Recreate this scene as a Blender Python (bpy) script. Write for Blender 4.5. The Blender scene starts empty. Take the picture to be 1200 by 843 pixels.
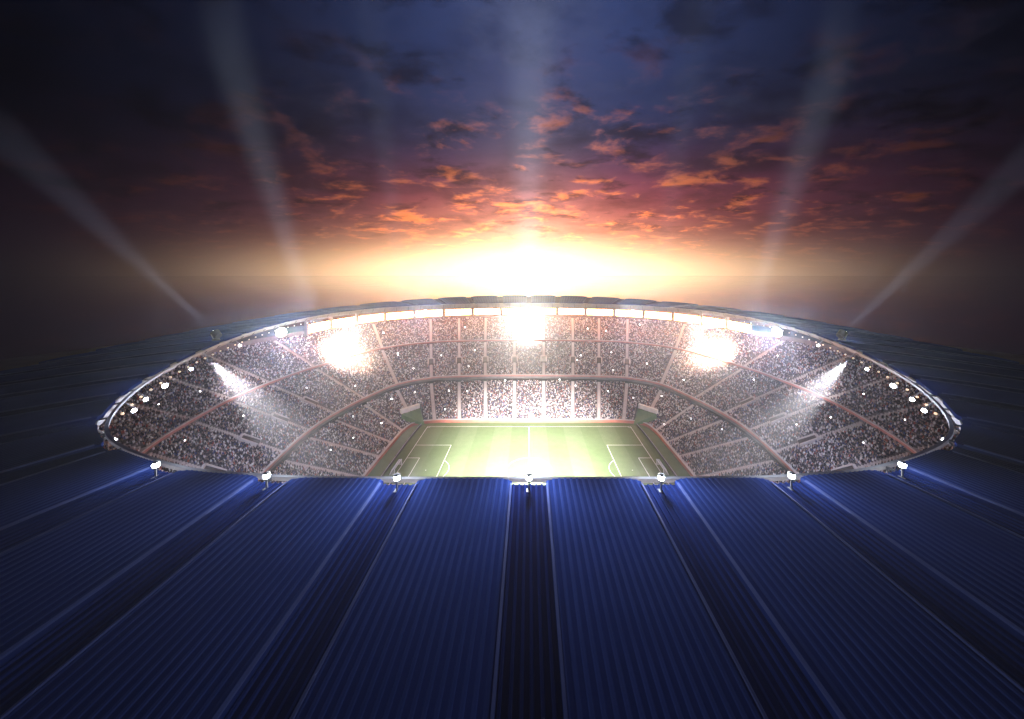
import bpy, math, random
import numpy as np
random.seed(7)
rng = np.random.default_rng(11)
scene = bpy.context.scene
COL = scene.collection
R = math.radians

# ------------------------------------------------------------------ camera / render
CAMY, CAMZ = -137.0, 78.5
cam_d = bpy.data.cameras.new('camera'); cam = bpy.data.objects.new('camera', cam_d); COL.objects.link(cam)
cam.location = (0, CAMY, CAMZ); cam.rotation_euler = (R(90), 0, 0)
cam_d.sensor_width = 36; cam_d.lens = 12.0
cam_d.shift_x = -20/1200; cam_d.shift_y = -99.5/1200
cam_d.clip_start = 0.1; cam_d.clip_end = 30000
scene.camera = cam
scene.view_settings.view_transform = 'Standard'; scene.view_settings.look = 'None'
scene.view_settings.exposure = 0; scene.view_settings.gamma = 1
scene.render.engine = 'CYCLES'
cy = scene.cycles
cy.use_denoising = True
cy.max_bounces = 5; cy.diffuse_bounces = 2; cy.glossy_bounces = 2; cy.volume_bounces = 0; cy.transmission_bounces = 2
cy.transparent_max_bounces = 8
cy.sample_clamp_indirect = 4
cy.use_light_tree = True

def project(x, y, z):
    Z = y - CAMY
    return 620 + 400*x/Z, 322 + 400*(CAMZ - z)/Z

# ------------------------------------------------------------------ materials
def lin(c):
    return tuple(((v/255)/12.92 if v/255 <= .04045 else ((v/255+.055)/1.055)**2.4) for v in c)

class NT:
    def __init__(self, tree): self.t = tree; self.n = tree.nodes; self.l = tree.links
    def new(self, typ, **kw):
        nd = self.n.new(typ)
        for k, v in kw.items(): setattr(nd, k, v)
        return nd
    def put(self, sock, v):
        if hasattr(v, 'is_output'): self.l.new(v, sock)
        elif v is not None: sock.default_value = v
    def m(self, op, a, b=None, c=None, clamp=False):
        nd = self.new('ShaderNodeMath', operation=op); nd.use_clamp = clamp
        for i, v in enumerate((a, b, c)): self.put(nd.inputs[i], v) if v is not None else None
        return nd.outputs[0]
    def vm(self, op, a, b=None):
        nd = self.new('ShaderNodeVectorMath', operation=op)
        self.put(nd.inputs[0], a)
        if b is not None: self.put(nd.inputs[1], b)
        return nd.outputs[0]
    def scale(self, a, s):
        nd = self.new('ShaderNodeVectorMath', operation='SCALE'); self.put(nd.inputs[0], a); self.put(nd.inputs[3], s); return nd.outputs[0]
    def mix(self, f, a, b):
        nd = self.new('ShaderNodeMix', data_type='RGBA'); self.put(nd.inputs[0], f); self.put(nd.inputs[6], a); self.put(nd.inputs[7], b); return nd.outputs[2]
    def smooth(self, v, lo, hi, a=0.0, b=1.0):
        nd = self.new('ShaderNodeMapRange', interpolation_type='SMOOTHSTEP')
        for i, q in enumerate((v, lo, hi, a, b)): self.put(nd.inputs[i], q)
        return nd.outputs[0]
    def noise(self, vec, scale, detail=4, rough=.55, dist=0.0):
        nd = self.new('ShaderNodeTexNoise'); self.put(nd.inputs['Vector'], vec)
        nd.inputs['Scale'].default_value = scale; nd.inputs['Detail'].default_value = detail
        nd.inputs['Roughness'].default_value = rough; nd.inputs['Distortion'].default_value = dist
        return nd.outputs['Fac']
    def xyz(self, x, y, z):
        nd = self.new('ShaderNodeCombineXYZ')
        for i, v in enumerate((x, y, z)): self.put(nd.inputs[i], v)
        return nd.outputs[0]
    def sep(self, v):
        nd = self.new('ShaderNodeSeparateXYZ'); self.put(nd.inputs[0], v); return nd.outputs

def surf(name, c1, c2=None, nscale=.6, rough=.6, metal=0.0, bump=0.0, spec=.5):
    m = bpy.data.materials.new(name); m.use_nodes = True
    T = NT(m.node_tree); b = T.n['Principled BSDF']
    b.inputs['Roughness'].default_value = rough; b.inputs['Metallic'].default_value = metal
    b.inputs['Specular IOR Level'].default_value = spec
    c1 = (*c1, 1)
    if c2 is None: c2 = tuple(v*.72 for v in c1[:3])
    tc = T.new('ShaderNodeTexCoord').outputs['Object']
    f = T.noise(tc, nscale, 6, .6)
    f2 = T.smooth(f, .35, .68)
    col = T.mix(f2, c1, (*c2, 1)); T.l.new(col, b.inputs['Base Color'])
    T.l.new(T.smooth(T.noise(tc, nscale*3, 4), .3, .7, rough*.85, min(1, rough*1.15)), b.inputs['Roughness'])
    if bump:
        bp = T.new('ShaderNodeBump'); bp.inputs['Strength'].default_value = bump; bp.inputs['Distance'].default_value = .05
        T.l.new(T.noise(tc, nscale*12, 4), bp.inputs['Height']); T.l.new(bp.outputs[0], b.inputs['Normal'])
    return m

def glow(name, col, strength, sampled=False):
    m = bpy.data.materials.new(name); m.use_nodes = True
    b = m.node_tree.nodes['Principled BSDF']
    b.inputs['Base Color'].default_value = (.8, .8, .8, 1)
    b.inputs['Emission Color'].default_value = (*col, 1); b.inputs['Emission Strength'].default_value = strength
    if not sampled: m.cycles.emission_sampling = 'NONE'
    return m

M = {}
M['roof'] = surf('blue roof sheet', (.015, .033, .165), (.010, .024, .125), .09, .8, .0, .0, .0)
M['roof_seam'] = surf('pale seam cap', (.027, .053, .215), (.019, .040, .17), .12, .8, .0, 0, .0)
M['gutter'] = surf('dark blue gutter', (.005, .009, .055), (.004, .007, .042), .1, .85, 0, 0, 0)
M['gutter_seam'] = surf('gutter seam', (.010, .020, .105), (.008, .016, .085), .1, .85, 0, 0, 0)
M['flashing'] = surf('pale blue flashing', (.06, .09, .27), (.048, .07, .22), .3, .8, 0, 0, .05)
M['steel'] = surf('grey painted steel', (.28, .29, .32), (.2, .21, .24), .5, .45)
M['darksteel'] = surf('dark steel', (.05, .055, .075), (.035, .04, .055), .5, .5)
M['fascia'] = surf('warm grey fascia', (.26, .24, .24), (.2, .185, .185), .2, .55)
M['concrete'] = surf('stand concrete', (.16, .13, .14), (.11, .09, .10), .3, .8, bump=.2)
M['aisle'] = surf('pale stair concrete', (.58, .50, .50), (.48, .41, .42), .8, .75)
M['rail'] = surf('red parapet paint', (.48, .20, .19), (.38, .15, .15), .4, .5)
M['wall_red'] = surf('red board', (.42, .13, .09), (.34, .10, .07), .4, .5)
M['white'] = surf('white paint', (.8, .79, .77), (.68, .66, .65), .5, .5)
M['dark'] = surf('painted hole shade and dark wall', (.03, .028, .035), (.02, .02, .025), .5, .8)  # painted shade of the entrance holes, also the dark ramp wall
M['ramp'] = surf('green matting', (.13, .20, .09), (.10, .155, .07), .5, .85)
M['board'] = surf('dark green board', (.035, .055, .04), (.025, .04, .03), .6, .5)
M['ground'] = surf('dark ground', (.035, .032, .034), (.022, .021, .024), .01, .9)
M['wallout'] = surf('outer wall', (.12, .12, .15), (.09, .09, .12), .1, .6)
M['bulb'] = glow('cool lamp glass', (.86, .93, 1.0), 60)
M['bulb_warm'] = glow('warm lamp glass', (1.0, .80, .52), 25)
M['bulb_dim'] = glow('dim warm bulb glass', (1.0, .68, .40), 1.3)
M['strip'] = glow('warm light diffuser', (1.0, .40, .15), 32, True)
M['flash'] = glow('flash tube', (1.0, .97, .97), 14)
M['net'] = surf('goal net', (.78, .78, .76), (.7, .7, .7), 3, .7)

# grass: mown bands across the length of the pitch
def grass_mat(name, bands):
    m = bpy.data.materials.new(name); m.use_nodes = True
    T = NT(m.node_tree); b = T.n['Principled BSDF']; b.inputs['Roughness'].default_value = .9; b.inputs['Specular IOR Level'].default_value = .1
    tc = T.new('ShaderNodeTexCoord').outputs['Object']; s = T.sep(tc)
    n = T.noise(tc, .35, 6, .65); fine = T.noise(tc, 5, 4, .7)
    v = T.m('ADD', T.m('MULTIPLY', n, .5), T.m('MULTIPLY', fine, .5))
    dark = T.mix(T.smooth(v, .35, .65), (.102, .142, .068, 1), (.122, .165, .082, 1))
    light = T.mix(T.smooth(v, .35, .65), (.125, .166, .088, 1), (.15, .19, .105, 1))
    if bands:
        w = T.m('SINE', T.m('MULTIPLY', s[0], math.pi/8.75))
        q = T.smooth(w, -.12, .12)
        w2 = T.m('SINE', T.m('MULTIPLY', s[1], math.pi/9.85)); q2 = T.smooth(w2, -.15, .15, 0, .22)
        T.l.new(T.mix(T.m('ADD', T.m('MULTIPLY', q, .78), q2), dark, light), b.inputs['Base Color'])
    else:
        T.l.new(T.mix(.0, dark, dark), b.inputs['Base Color'])
    bp = T.new('ShaderNodeBump'); bp.inputs['Strength'].default_value = .4; bp.inputs['Distance'].default_value = .05
    T.l.new(fine, bp.inputs['Height']); T.l.new(bp.outputs[0], b.inputs['Normal'])
    return m
M['grass'] = grass_mat('mown turf', True)
M['grass_side'] = grass_mat('side turf', False)

# crowd: per spectator colours
mc = bpy.data.materials.new('clothing and skin'); mc.use_nodes = True
T = NT(mc.node_tree); b = T.n['Principled BSDF']; b.inputs['Roughness'].default_value = .8; b.inputs['Specular IOR Level'].default_value = .2
at = T.new('ShaderNodeAttribute'); at.attribute_name = 'clothes'; T.l.new(at.outputs['Color'], b.inputs['Base Color'])
M['crowd'] = mc

# ------------------------------------------------------------------ mesh helpers
class MB:
    def __init__(self): self.v = []; self.f = []; self.mi = []
    def add(self, verts, faces, mi=0):
        o = len(self.v); self.v.extend(tuple(map(float, p)) for p in verts)
        for f in faces: self.f.append(tuple(i+o for i in f)); self.mi.append(mi)
    def hexa(self, p, mi=0):            # 8 points: bottom loop 0-3, top loop 4-7
        self.add(p, [(3,2,1,0),(4,5,6,7),(0,1,5,4),(1,2,6,5),(2,3,7,6),(3,0,4,7)], mi)
    def box(self, c, s, mi=0, rz=0.0, ax=None):
        hx, hy, hz = s[0]/2, s[1]/2, s[2]/2
        ca, sa = math.cos(rz), math.sin(rz)
        P = []
        for dz in (-hz, hz):
            for dx, dy in ((-hx,-hy),(hx,-hy),(hx,hy),(-hx,hy)):
                P.append((c[0]+dx*ca-dy*sa, c[1]+dx*sa+dy*ca, c[2]+dz))
        self.hexa(P, mi)
    def tube(self, a, b, r0, r1=None, n=8, mi=0, caps=True):
        r1 = r0 if r1 is None else r1
        a, b = np.array(a, float), np.array(b, float); d = b-a; d /= np.linalg.norm(d)
        u = np.cross(d, (0,0,1) if abs(d[2]) < .9 else (1,0,0)); u /= np.linalg.norm(u); w = np.cross(d, u)
        P = [a + r0*(math.cos(2*math.pi*i/n)*u + math.sin(2*math.pi*i/n)*w) for i in range(n)]
        P += [b + r1*(math.cos(2*math.pi*i/n)*u + math.sin(2*math.pi*i/n)*w) for i in range(n)]
        F = [(i, (i+1) % n, n+(i+1) % n, n+i) for i in range(n)]
        if caps: F += [tuple(range(n))[::-1], tuple(range(n, 2*n))]
        self.add(P, F, mi)
    def build(self, name, mats, parent=None, smooth=False):
        me = bpy.data.meshes.new(name); me.from_pydata(self.v, [], self.f); me.update()
        if not isinstance(mats, (list, tuple)): mats = [mats]
        for m in mats: me.materials.append(m)
        if any(self.mi): me.polygons.foreach_set('material_index', self.mi)
        if smooth: me.polygons.foreach_set('use_smooth', [True]*len(me.polygons))
        o = bpy.data.objects.new(name, me); COL.objects.link(o)
        if parent: o.parent = parent
        return o

def tag(o, label=None, cat=None, group=None, kind=None):
    if label: o['label'] = label
    if cat: o['category'] = cat
    if group: o['group'] = group
    if kind: o['kind'] = kind
    return o
def empty(name, loc=(0,0,0)):
    o = bpy.data.objects.new(name, None); COL.objects.link(o); o.location = loc; o.empty_display_size = 1; return o

def catmull(P, per=24, closed=True):
    P = np.array(P, float); n = len(P); out = []
    for i in range(n):
        p0, p1, p2, p3 = P[(i-1) % n], P[i], P[(i+1) % n], P[(i+2) % n]
        for k in range(per):
            t = k/per
            out.append(.5*((2*p1)+(-p0+p2)*t+(2*p0-5*p1+4*p2-p3)*t*t+(-p0+3*p1-3*p2+p3)*t**3))
    return np.array(out)

# ------------------------------------------------------------------ bowl curves (boundary, first rail, second rail, top), spoke by spoke
SPK = [((0,44),(0,74),(0,103),(0,124)), ((-7.8,44),(-9,74),(-10.3,103),(-11.2,124)),
       ((-23,44),(-27,73.4),(-30.7,102.3),(-33,123)), ((-37,44),(-42.8,72),(-48.6,100.5),(-53,121.5)),
       ((-50,43.6),(-59,69),(-67,96),(-73,116)), ((-59.5,40.5),(-75,57),(-92,77),(-104,91)),
       ((-62.4,32),(-83,35),(-107,34),(-127,33)), ((-62.8,20),(-87,16.5),(-110.5,9),(-131,2)),
       ((-63,8),(-88,0),(-110.5,-10),(-131,-20)), ((-63,-7),(-86,-17),(-107,-28),(-127,-41)),
       ((-62.5,-20),(-82,-35),(-101,-47),(-119,-61)), ((-60,-36),(-73,-53),(-88,-70),(-100,-87)),
       ((-40,-44),(-48,-72),(-55,-97),(-60,-117)), ((0,-44),(0,-74),(0,-103),(0,-124))]
half = SPK[1:-1]
ring = [SPK[0]] + half + [SPK[-1]] + [tuple((-x, y) for x, y in s) for s in reversed(half)]
PER = 40
CUR = [catmull([s[i] for s in ring], PER) for i in range(4)]   # four closed curves, same parametrisation
NS = len(ring); NP = NS*PER
def bowl(i, q):     # curve i (float, interpolates between curves) at sample index q (float array)
    q = np.asarray(q, float) % NP; k = np.floor(q).astype(int); f = (q-k)[..., None]
    a = np.clip(int(math.floor(i)), 0, 2); g = i-a
    A = CUR[a][k]*(1-f) + CUR[a][(k+1) % NP]*f
    B = CUR[a+1][k]*(1-f) + CUR[a+1][(k+1) % NP]*f
    return A*(1-g) + B*g
TIERS = [(0.03, 1.0, 1.2, 12.6, 34), (1.0, 1.985, 16.0, 31.0, 35), (2.0, 3.0, 32.2, 45.4, 26)]  # i0, i1, z0, z1, rows

# ------------------------------------------------------------------ ground, pitch
def disc(name, r, z, mat, n=96):
    b_ = MB(); b_.add([(0,0,z)]+[(r*math.cos(2*math.pi*i/n), r*math.sin(2*math.pi*i/n), z) for i in range(n)], [(0,1+i,1+(i+1) % n) for i in range(n)])
    return b_.build(name, mat)
tag(disc('ground', 520, -.02, M['ground']), kind='structure')
mw = bpy.data.materials.new('glow mirror surface'); mw.use_nodes = True  # mirror sheet added beyond the ground, carries the sky glow below the horizon
T = NT(mw.node_tree); b = T.n['Principled BSDF']; b.inputs['Base Color'].default_value = (.012, .014, .02, 1)
b.inputs['IOR'].default_value = 2.2
tc = T.new('ShaderNodeTexCoord').outputs['Object']
T.l.new(T.smooth(T.noise(tc, .004, 5), .3, .7, .02, .06), b.inputs['Roughness'])
tag(disc('glow_mirror', 26000, -.9, mw), kind='structure')
bs = MB(); pts = [tuple(p)+(.0,) for p in CUR[0][::4]*1.01]
bs.add(pts, [tuple(range(len(pts)))[::-1]])
tag(bs.build('pitch_surround', M['grass_side']), kind='structure')
PX, PY = 52.5, 39.4
bp_ = MB(); bp_.add([(-PX-2.2,-PY-1.6,.006),(PX+2.2,-PY-1.6,.006),(PX+2.2,PY+1.6,.006),(-PX-2.2,PY+1.6,.006)], [(0,1,2,3)])
pitch = tag(bp_.build('pitch', M['grass']), kind='structure')
lw = .25; bl = MB()
def line(x0, y0, x1, y1, w=lw):
    d = np.array([x1-x0, y1-y0]); L = np.linalg.norm(d); d /= L; n = np.array([-d[1], d[0]])*w/2
    a = np.array([x0,y0]) - d*0; c = np.array([x1,y1])
    bl.add([(*(a-n),.011),(*(c-n),.011),(*(c+n),.011),(*(a+n),.011)], [(0,1,2,3)])
def arc(cx, cy, r, a0, a1, n=40, w=lw):
    P = []
    for i in range(n+1):
        t = a0+(a1-a0)*i/n; P.append((cx+(r-w/2)*math.cos(t), cy+(r-w/2)*math.sin(t), .011)); P.append((cx+(r+w/2)*math.cos(t), cy+(r+w/2)*math.sin(t), .011))
    bl.add(P, [(2*i,2*i+1,2*i+3,2*i+2) for i in range(n)])
line(-PX, PY-lw/2, PX, PY-lw/2); line(-PX, -PY+lw/2, PX, -PY+lw/2)
for s in (-1, 1):
    line(s*(PX-lw/2), -PY+lw, s*(PX-lw/2), PY-lw)
    for hw, dp in ((20.16, 16.5), (9.16, 5.5)):
        line(s*(PX-lw), hw, s*(PX-dp), hw); line(s*(PX-lw), -hw, s*(PX-dp), -hw); line(s*(PX-dp-lw/2), -hw-lw/2, s*(PX-dp-lw/2), hw+lw/2)
    a = math.acos(5.5/9.15); c0 = math.pi if s > 0 else 0
    arc(s*(PX-11), 0, 9.15, c0-a, c0+a); arc(s*(PX-11), 0, .12, 0, 2*math.pi, 12, .22)
    for t in (-1, 1):
        c1 = math.atan2(-t, -s); arc(s*(PX-lw), t*(PY-lw), 1.2, c1-math.pi/4, c1+math.pi/4, 10)
line(0, -PY+lw, 0, -9.4); line(0, -8.9, 0, 8.9); line(0, 9.4, 0, PY-lw); arc(0, 0, 9.15, 0, 2*math.pi, 64)
tag(bl.build('pitch_markings', M['white']), kind='structure')

# goals
def goal(s, label):
    g = tag(empty('football_goal', (s*PX, 0, .01)), label, 'goal', 'goals on the pitch')
    f = MB(); r = .11
    for t in (-1, 1):
        f.tube((0, t*3.66, 0), (0, t*3.66, 2.44), r, n=8); f.tube((0, t*3.66, 2.44), (s*1.1, t*3.66, 2.4), .06, n=6)
        f.tube((s*2.2, t*3.66, .05), (s*1.1, t*3.66, 2.4), .05, n=6)
    f.tube((0,-3.77,2.44), (0,3.77,2.44), r, n=8); f.tube((s*2.2,-3.66,.05), (s*2.2,3.66,.05), .05, n=6)
    f.build('goal_frame', M['white'], g)
    n = MB(); w = .05
    for i in range(23):
        y = -3.6+i*7.2/22
        n.tube((s*1.1, y, 2.4), (s*2.2, y, .05), w, n=4, caps=False); n.tube((0, y, 2.44), (s*1.1, y, 2.4), w, n=4, caps=False)
    for j in range(8):
        z = .2+j*.28; x = s*(2.2-1.1*(z-.05)/2.35); n.tube((x,-3.66,z), (x,3.66,z), w, n=4, caps=False)
        for t in (-1, 1): n.tube((0, t*3.66, z), (x, t*3.66, z), w, n=4, caps=False)
    n.build('goal_net', M['net'], g)
goal(-1, 'white football goal with net at the pitch end under the left stand')
goal(1, 'white football goal with net at the pitch end under the right stand')

# low boards behind the goal lines
def ad_board(s, label):
    o = tag(empty('advertising_board', (0, 0, 0)), label, 'board', 'boards behind the goal lines')
    m = MB(); N = 26
    xs = [s*(56.9 - .9*abs(t)**4) for t in np.linspace(-1, 1, N+1)]; ys = np.linspace(-39, 40.5, N+1)
    for i in range(N):
        m.hexa([(xs[i]-.12,ys[i],.0),(xs[i]+.12,ys[i],.0),(xs[i+1]+.12,ys[i+1],.0),(xs[i+1]-.12,ys[i+1],.0),
                (xs[i]-.12,ys[i],.95),(xs[i]+.12,ys[i],.95),(xs[i+1]+.12,ys[i+1],.95),(xs[i+1]-.12,ys[i+1],.95)])
    m.build('panel', M['board'], o)
    for i in range(0, N+1, 2):
        m = MB(); m.box((xs[i]+s*.45, ys[i], .4), (.6, .12, .8)); m.build('back_bracket', M['darksteel'], o)
    m = MB()
    for i in range(N):
        m.hexa([(xs[i]-.16,ys[i],.953),(xs[i]+.16,ys[i],.953),(xs[i+1]+.16,ys[i+1],.953),(xs[i+1]-.16,ys[i+1],.953),
                (xs[i]-.16,ys[i],1.05),(xs[i]+.16,ys[i],1.05),(xs[i+1]+.16,ys[i+1],1.05),(xs[i+1]-.16,ys[i+1],1.05)])
    m.build('top_rail', M['steel'], o)
ad_board(-1, 'long dark low board behind the goal under the left stand')
ad_board(1, 'long dark low board behind the goal under the right stand')

# ------------------------------------------------------------------ stadium building
stadium = tag(empty('stadium', (0, 0, 0)), 'huge oval football stadium with three crowded tiers and a ribbed blue ring roof', 'stadium')
CL = ('lower_tier', 'middle_tier', 'upper_tier')
tier_obj = []
def ring_strip(mb, prof, q, mi=0, closed=True):
    # prof: list of (curve index, z); sweeps along samples q
    L = [np.c_[bowl(i, q), np.full(len(q), z)] for i, z in prof]
    n = len(q); V = np.stack(L, 1).reshape(-1, 3); k = len(prof); F = []
    for a in range(n if closed else n-1):
        c = (a+1) % n
        for j in range(k-1): F.append((a*k+j, c*k+j, c*k+j+1, a*k+j+1))
    mb.add(V, F, mi)
Q = np.arange(0, NP, 4.0)
for nm, (i0, i1, z0, z1, nr) in zip(CL, TIERS):
    mb = MB(); prof = [(i0, z0-1.6)]
    for r in range(nr):
        prof += [(i0+(i1-i0)*r/nr, z0+(z1-z0)*r/nr), (i0+(i1-i0)*(r+1)/nr, z0+(z1-z0)*r/nr)]
    prof += [(i1, z1)]
    if nm == 'upper_tier': prof += [(i1+.0, 48.0)]
    ring_strip(mb, prof, Q)
    # underside so that the deck has thickness
    ring_strip(mb, [(i1, z1-.4), (i1, z1-2.2), (i0+.02, z0-1.6)], Q)
    tier_obj.append(mb.build(nm, M['concrete'], stadium))
# safety rails (parapets) along the front of the two upper decks
def parapet(i, z0, z1, th, mats, name, parent, cap=True):
    mb = MB()
    d = th/29
    ring_strip(mb, [(i, z0), (i-d, z0), (i-d, z1), (i, z1), (i, z0)], Q)
    if cap: ring_strip(mb, [(i+d*.4, z1+.003), (i-d*1.5, z1+.003), (i-d*1.5, z1+.30), (i+d*.4, z1+.30), (i+d*.4, z1+.003)], Q, 1)
    return mb.build(name, mats, parent)
parapet(1.0, 15.7, 16.6, .4, [M['rail'], M['aisle']], 'safety_rail', tier_obj[1])
parapet(2.0, 31.9, 32.7, .4, [M['rail'], M['aisle']], 'safety_rail', tier_obj[2])
# small red wall at the foot of the stands
mb = MB(); ring_strip(mb, [(.03, .0), (.0, .0), (.0, 1.5), (.03, 1.5), (.03, 0)], Q)
mb.build('perimeter_wall', M['wall_red'], stadium)
mb = MB(); ring_strip(mb, [(.04, 1.503), (-.005, 1.503), (-.005, 1.68), (.04, 1.68), (.04, 1.503)], Q)
mb.build('perimeter_rail', M['aisle'], stadium)
# stair aisles
spoke_q = [i*PER for i in range(NS)]
VOM = {(1, 1), (1, 2), (1, 3), (1, 4), (1, 7), (1, 8), (1, 9), (1, 10)}
def aisle(tier, q, w=1.7):
    i0, i1, z0, z1, nr = TIERS[tier]
    mb = MB(); a, c = bowl(i0+.012, np.array([q]))[0], bowl(i1, np.array([q]))[0]
    d = c-a; d /= np.linalg.norm(d); n = np.array([-d[1], d[0]])
    for r in range(nr):
        p0 = bowl(i0+.012+(i1-i0-.012)*r/nr, np.array([q]))[0]; p1 = bowl(i0+.012+(i1-i0-.012)*(r+1)/nr, np.array([q]))[0]
        zz = z0+(z1-z0)*r/nr; zt = zz+.55; zb = zz-.3
        mb.hexa([(*(p0-n*w/2),zb),(*(p0+n*w/2),zb),(*(p1+n*w/2),zb),(*(p1-n*w/2),zb),(*(p0-n*w/2),zt),(*(p0+n*w/2),zt),(*(p1+n*w/2),zt),(*(p1-n*w/2),zt)])
    mb.build('stair_aisle', M['aisle'], tier_obj[tier])
VIS = [k for k in range(NS) if bowl(1.0, np.array([k*PER]))[0][1] > -60 and k != 0]
blocks = []          # (tier, q, width metres) zones without spectators
for t in range(3):
    for k in VIS:
        aisle(t, spoke_q[k]); blocks.append((t, spoke_q[k], 1.3))
# entrances on the middle tier aisles, hole shade painted as a dark block
def vomitory(q, f, L, w=3.0):
    i0, i1, z0, z1, nr = TIERS[1]
    zc = z0+(z1-z0)*f; a = bowl(i0+(i1-i0)*f, np.array([q]))[0]; c = bowl(i0+(i1-i0)*(f+L), np.array([q]))[0]
    d = c-a; ln = np.linalg.norm(d); d /= ln; n = np.array([-d[1], d[0]]); zt = z0+(z1-z0)*(f+L)+.9
    rz = math.atan2(d[1], d[0]); mid = (a+c)/2
    mb = MB()
    for s in (-1, 1):
        p = mid+n*s*(w/2+.3); lo, hi = a+n*s*(w/2+.3), c+n*s*(w/2+.3)
        e = n*.3
        mb.hexa([(*(lo-e),zc-1),(*(lo+e),zc-1),(*(hi+e),zt-2),(*(hi-e),zt-2),(*(lo-e),zc+.9),(*(lo+e),zc+.9),(*(hi+e),zt+.1),(*(hi-e),zt+.1)])
    p = c; mb.hexa([(*(c-n*(w/2)),zt-3),(*(c+n*(w/2)),zt-3),(*(c+n*(w/2)+d*.6),zt-3),(*(c-n*(w/2)+d*.6),zt-3),
                    (*(c-n*(w/2)),zt+.3),(*(c+n*(w/2)),zt+.3),(*(c+n*(w/2)+d*.6),zt+.3),(*(c-n*(w/2)+d*.6),zt+.3)])
    o = mb.build('vomitory', M['aisle'], tier_obj[1])
    mb = MB(); zi = zc+.5
    mb.hexa([(*(a-n*w/2),zc-.5),(*(a+n*w/2),zc-.5),(*(c+n*w/2-d*.02),zc-.5),(*(c-n*w/2-d*.02),zc-.5),(*(a-n*w/2),zi+.25),(*(a+n*w/2),zi+.25),(*(c+n*w/2-d*.02),zt-.35),(*(c-n*w/2-d*.02),zt-.35)])
    mb.build('opening', M['dark'], tier_obj[1])  # solid dark block, its colour stands for the shade inside the hole
voms = []
for k in list(range(1, 5))+[7, 8, 9, 10]:
    for kk in (k, NS-k):
        f, L = ((.36, .15) if k < 5 else (.30, .20))
        vomitory(spoke_q[kk], f, L); voms.append((spoke_q[kk], f, L))

# outer wall and concourse back
mb = MB(); ring_strip(mb, [(3.12, -1), (3.12, 46), (3.0, 47.9)], Q)
mb.build('outer_wall', M['wallout'], stadium)

# ------------------------------------------------------------------ roof
LH = [(0,-104),(-13.2,-104),(-26,-103.6),(-38.5,-101.4),(-55,-93.5),(-69.5,-77.5),(-82,-56.5),(-92,-34),(-99.5,-10),(-103.5,15),(-102.5,38),(-95.5,60),(-81,79),(-59,93),(-31,101.5),(0,104)]
lipc = catmull(LH + [(-x, y) for x, y in reversed(LH[1:-1])], 60)
seg = np.linalg.norm(np.roll(lipc, -1, 0)-lipc, axis=1); cum = np.r_[0, np.cumsum(seg)]; PERIM = cum[-1]
def lip(s):
    s = np.asarray(s, float) % PERIM
    P = np.vstack([lipc, lipc[:1]])
    return np.stack([np.interp(s, cum, P[:, 0]), np.interp(s, cum, P[:, 1])], -1)
def lipn(s):
    s = np.asarray(s, float); t = lip(s+4)-lip(s-4); t /= np.linalg.norm(t, axis=-1, keepdims=True)
    return np.stack([t[..., 1], -t[..., 0]], -1)*np.where((lip(s)*np.stack([t[..., 1], -t[..., 0]], -1)).sum(-1, keepdims=True) > 0, 1, -1)
LIPZ = 58.6
def zout(s):
    y = lip(s)[..., 1]/104
    return 54.2 + np.where(y > 0, 6.6*np.abs(y)**2.2, 3.2*np.abs(y)**2)
def wid(s):
    y = lip(s)[..., 1]/104
    return 42 + np.where(y > 0, 5*y*y, 0)
def roofp(s, d, dz=0.0):
    w = wid(s); z = LIPZ + (zout(s)-LIPZ)*(d/w)**1.3
    P = lip(s) + lipn(s)*np.asarray(d)[..., None]
    return np.concatenate([P, (z+dz)[..., None]], -1)
# joint positions: 13.2 m apart at the near edge, about 20 m on the far side
best = None
for base_gap in np.linspace(11.8, 13.2, 300):
    t = [0.0]
    while t[-1] < PERIM/2+3:
        y = lip(np.array([t[-1]]))[0][1]; t.append(t[-1]+base_gap+7.5*max(0, (y+104)/208)**1.2)
    e = min((abs(v-PERIM/2), n_) for n_, v in enumerate(t))
    if best is None or e[0]+abs(base_gap-12.6)*.8 < best[0]: best = (e[0]+abs(base_gap-12.6)*.8, t[:e[1]+1])
js = np.array(best[1]); js = js*(PERIM/2)/js[-1]   # last joint at the far centre
js = np.r_[js, PERIM-js[1:-1][::-1]]
NJ = len(js); GW = 1.62
roof = MB()   # lip ring beam carries the panels
SS = np.linspace(0, PERIM, 420, endpoint=False)
def fas(s):
    y = lip(s)[..., 1]/104; return 1.5 + 2.2*np.clip(y, 0, 1)**1.5
def strip_roof(mb, prof, S, mi=0):
    L = []
    for d, dz in prof:
        dd = np.full(len(S), d) if np.isscalar(d) else d(S)
        zz = np.full(len(S), dz) if np.isscalar(dz) else dz(S)
        p = np.concatenate([lip(S)+lipn(S)*dd[:, None], zz[:, None]], -1); L.append(p)
    k = len(prof); V = np.stack(L, 1).reshape(-1, 3); n = len(S)
    F = [(a*k+j, ((a+1) % n)*k+j, ((a+1) % n)*k+j+1, a*k+j+1) for a in range(n) for j in range(k-1)]
    mb.add(V, F, mi)
strip_roof(roof, [(3.5, LIPZ-.42), (.9, LIPZ-.35), (.25, LIPZ-.35), (.25, lambda s: LIPZ-fas(s)), (2.6, lambda s: LIPZ-fas(s)-.2), (lambda s: wid(s)-2, lambda s: zout(s)-2.2), (lambda s: wid(s)-1.2, lambda s: zout(s)-.6)], SS)
roof_o = roof.build('roof', M['fascia'], stadium)
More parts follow.
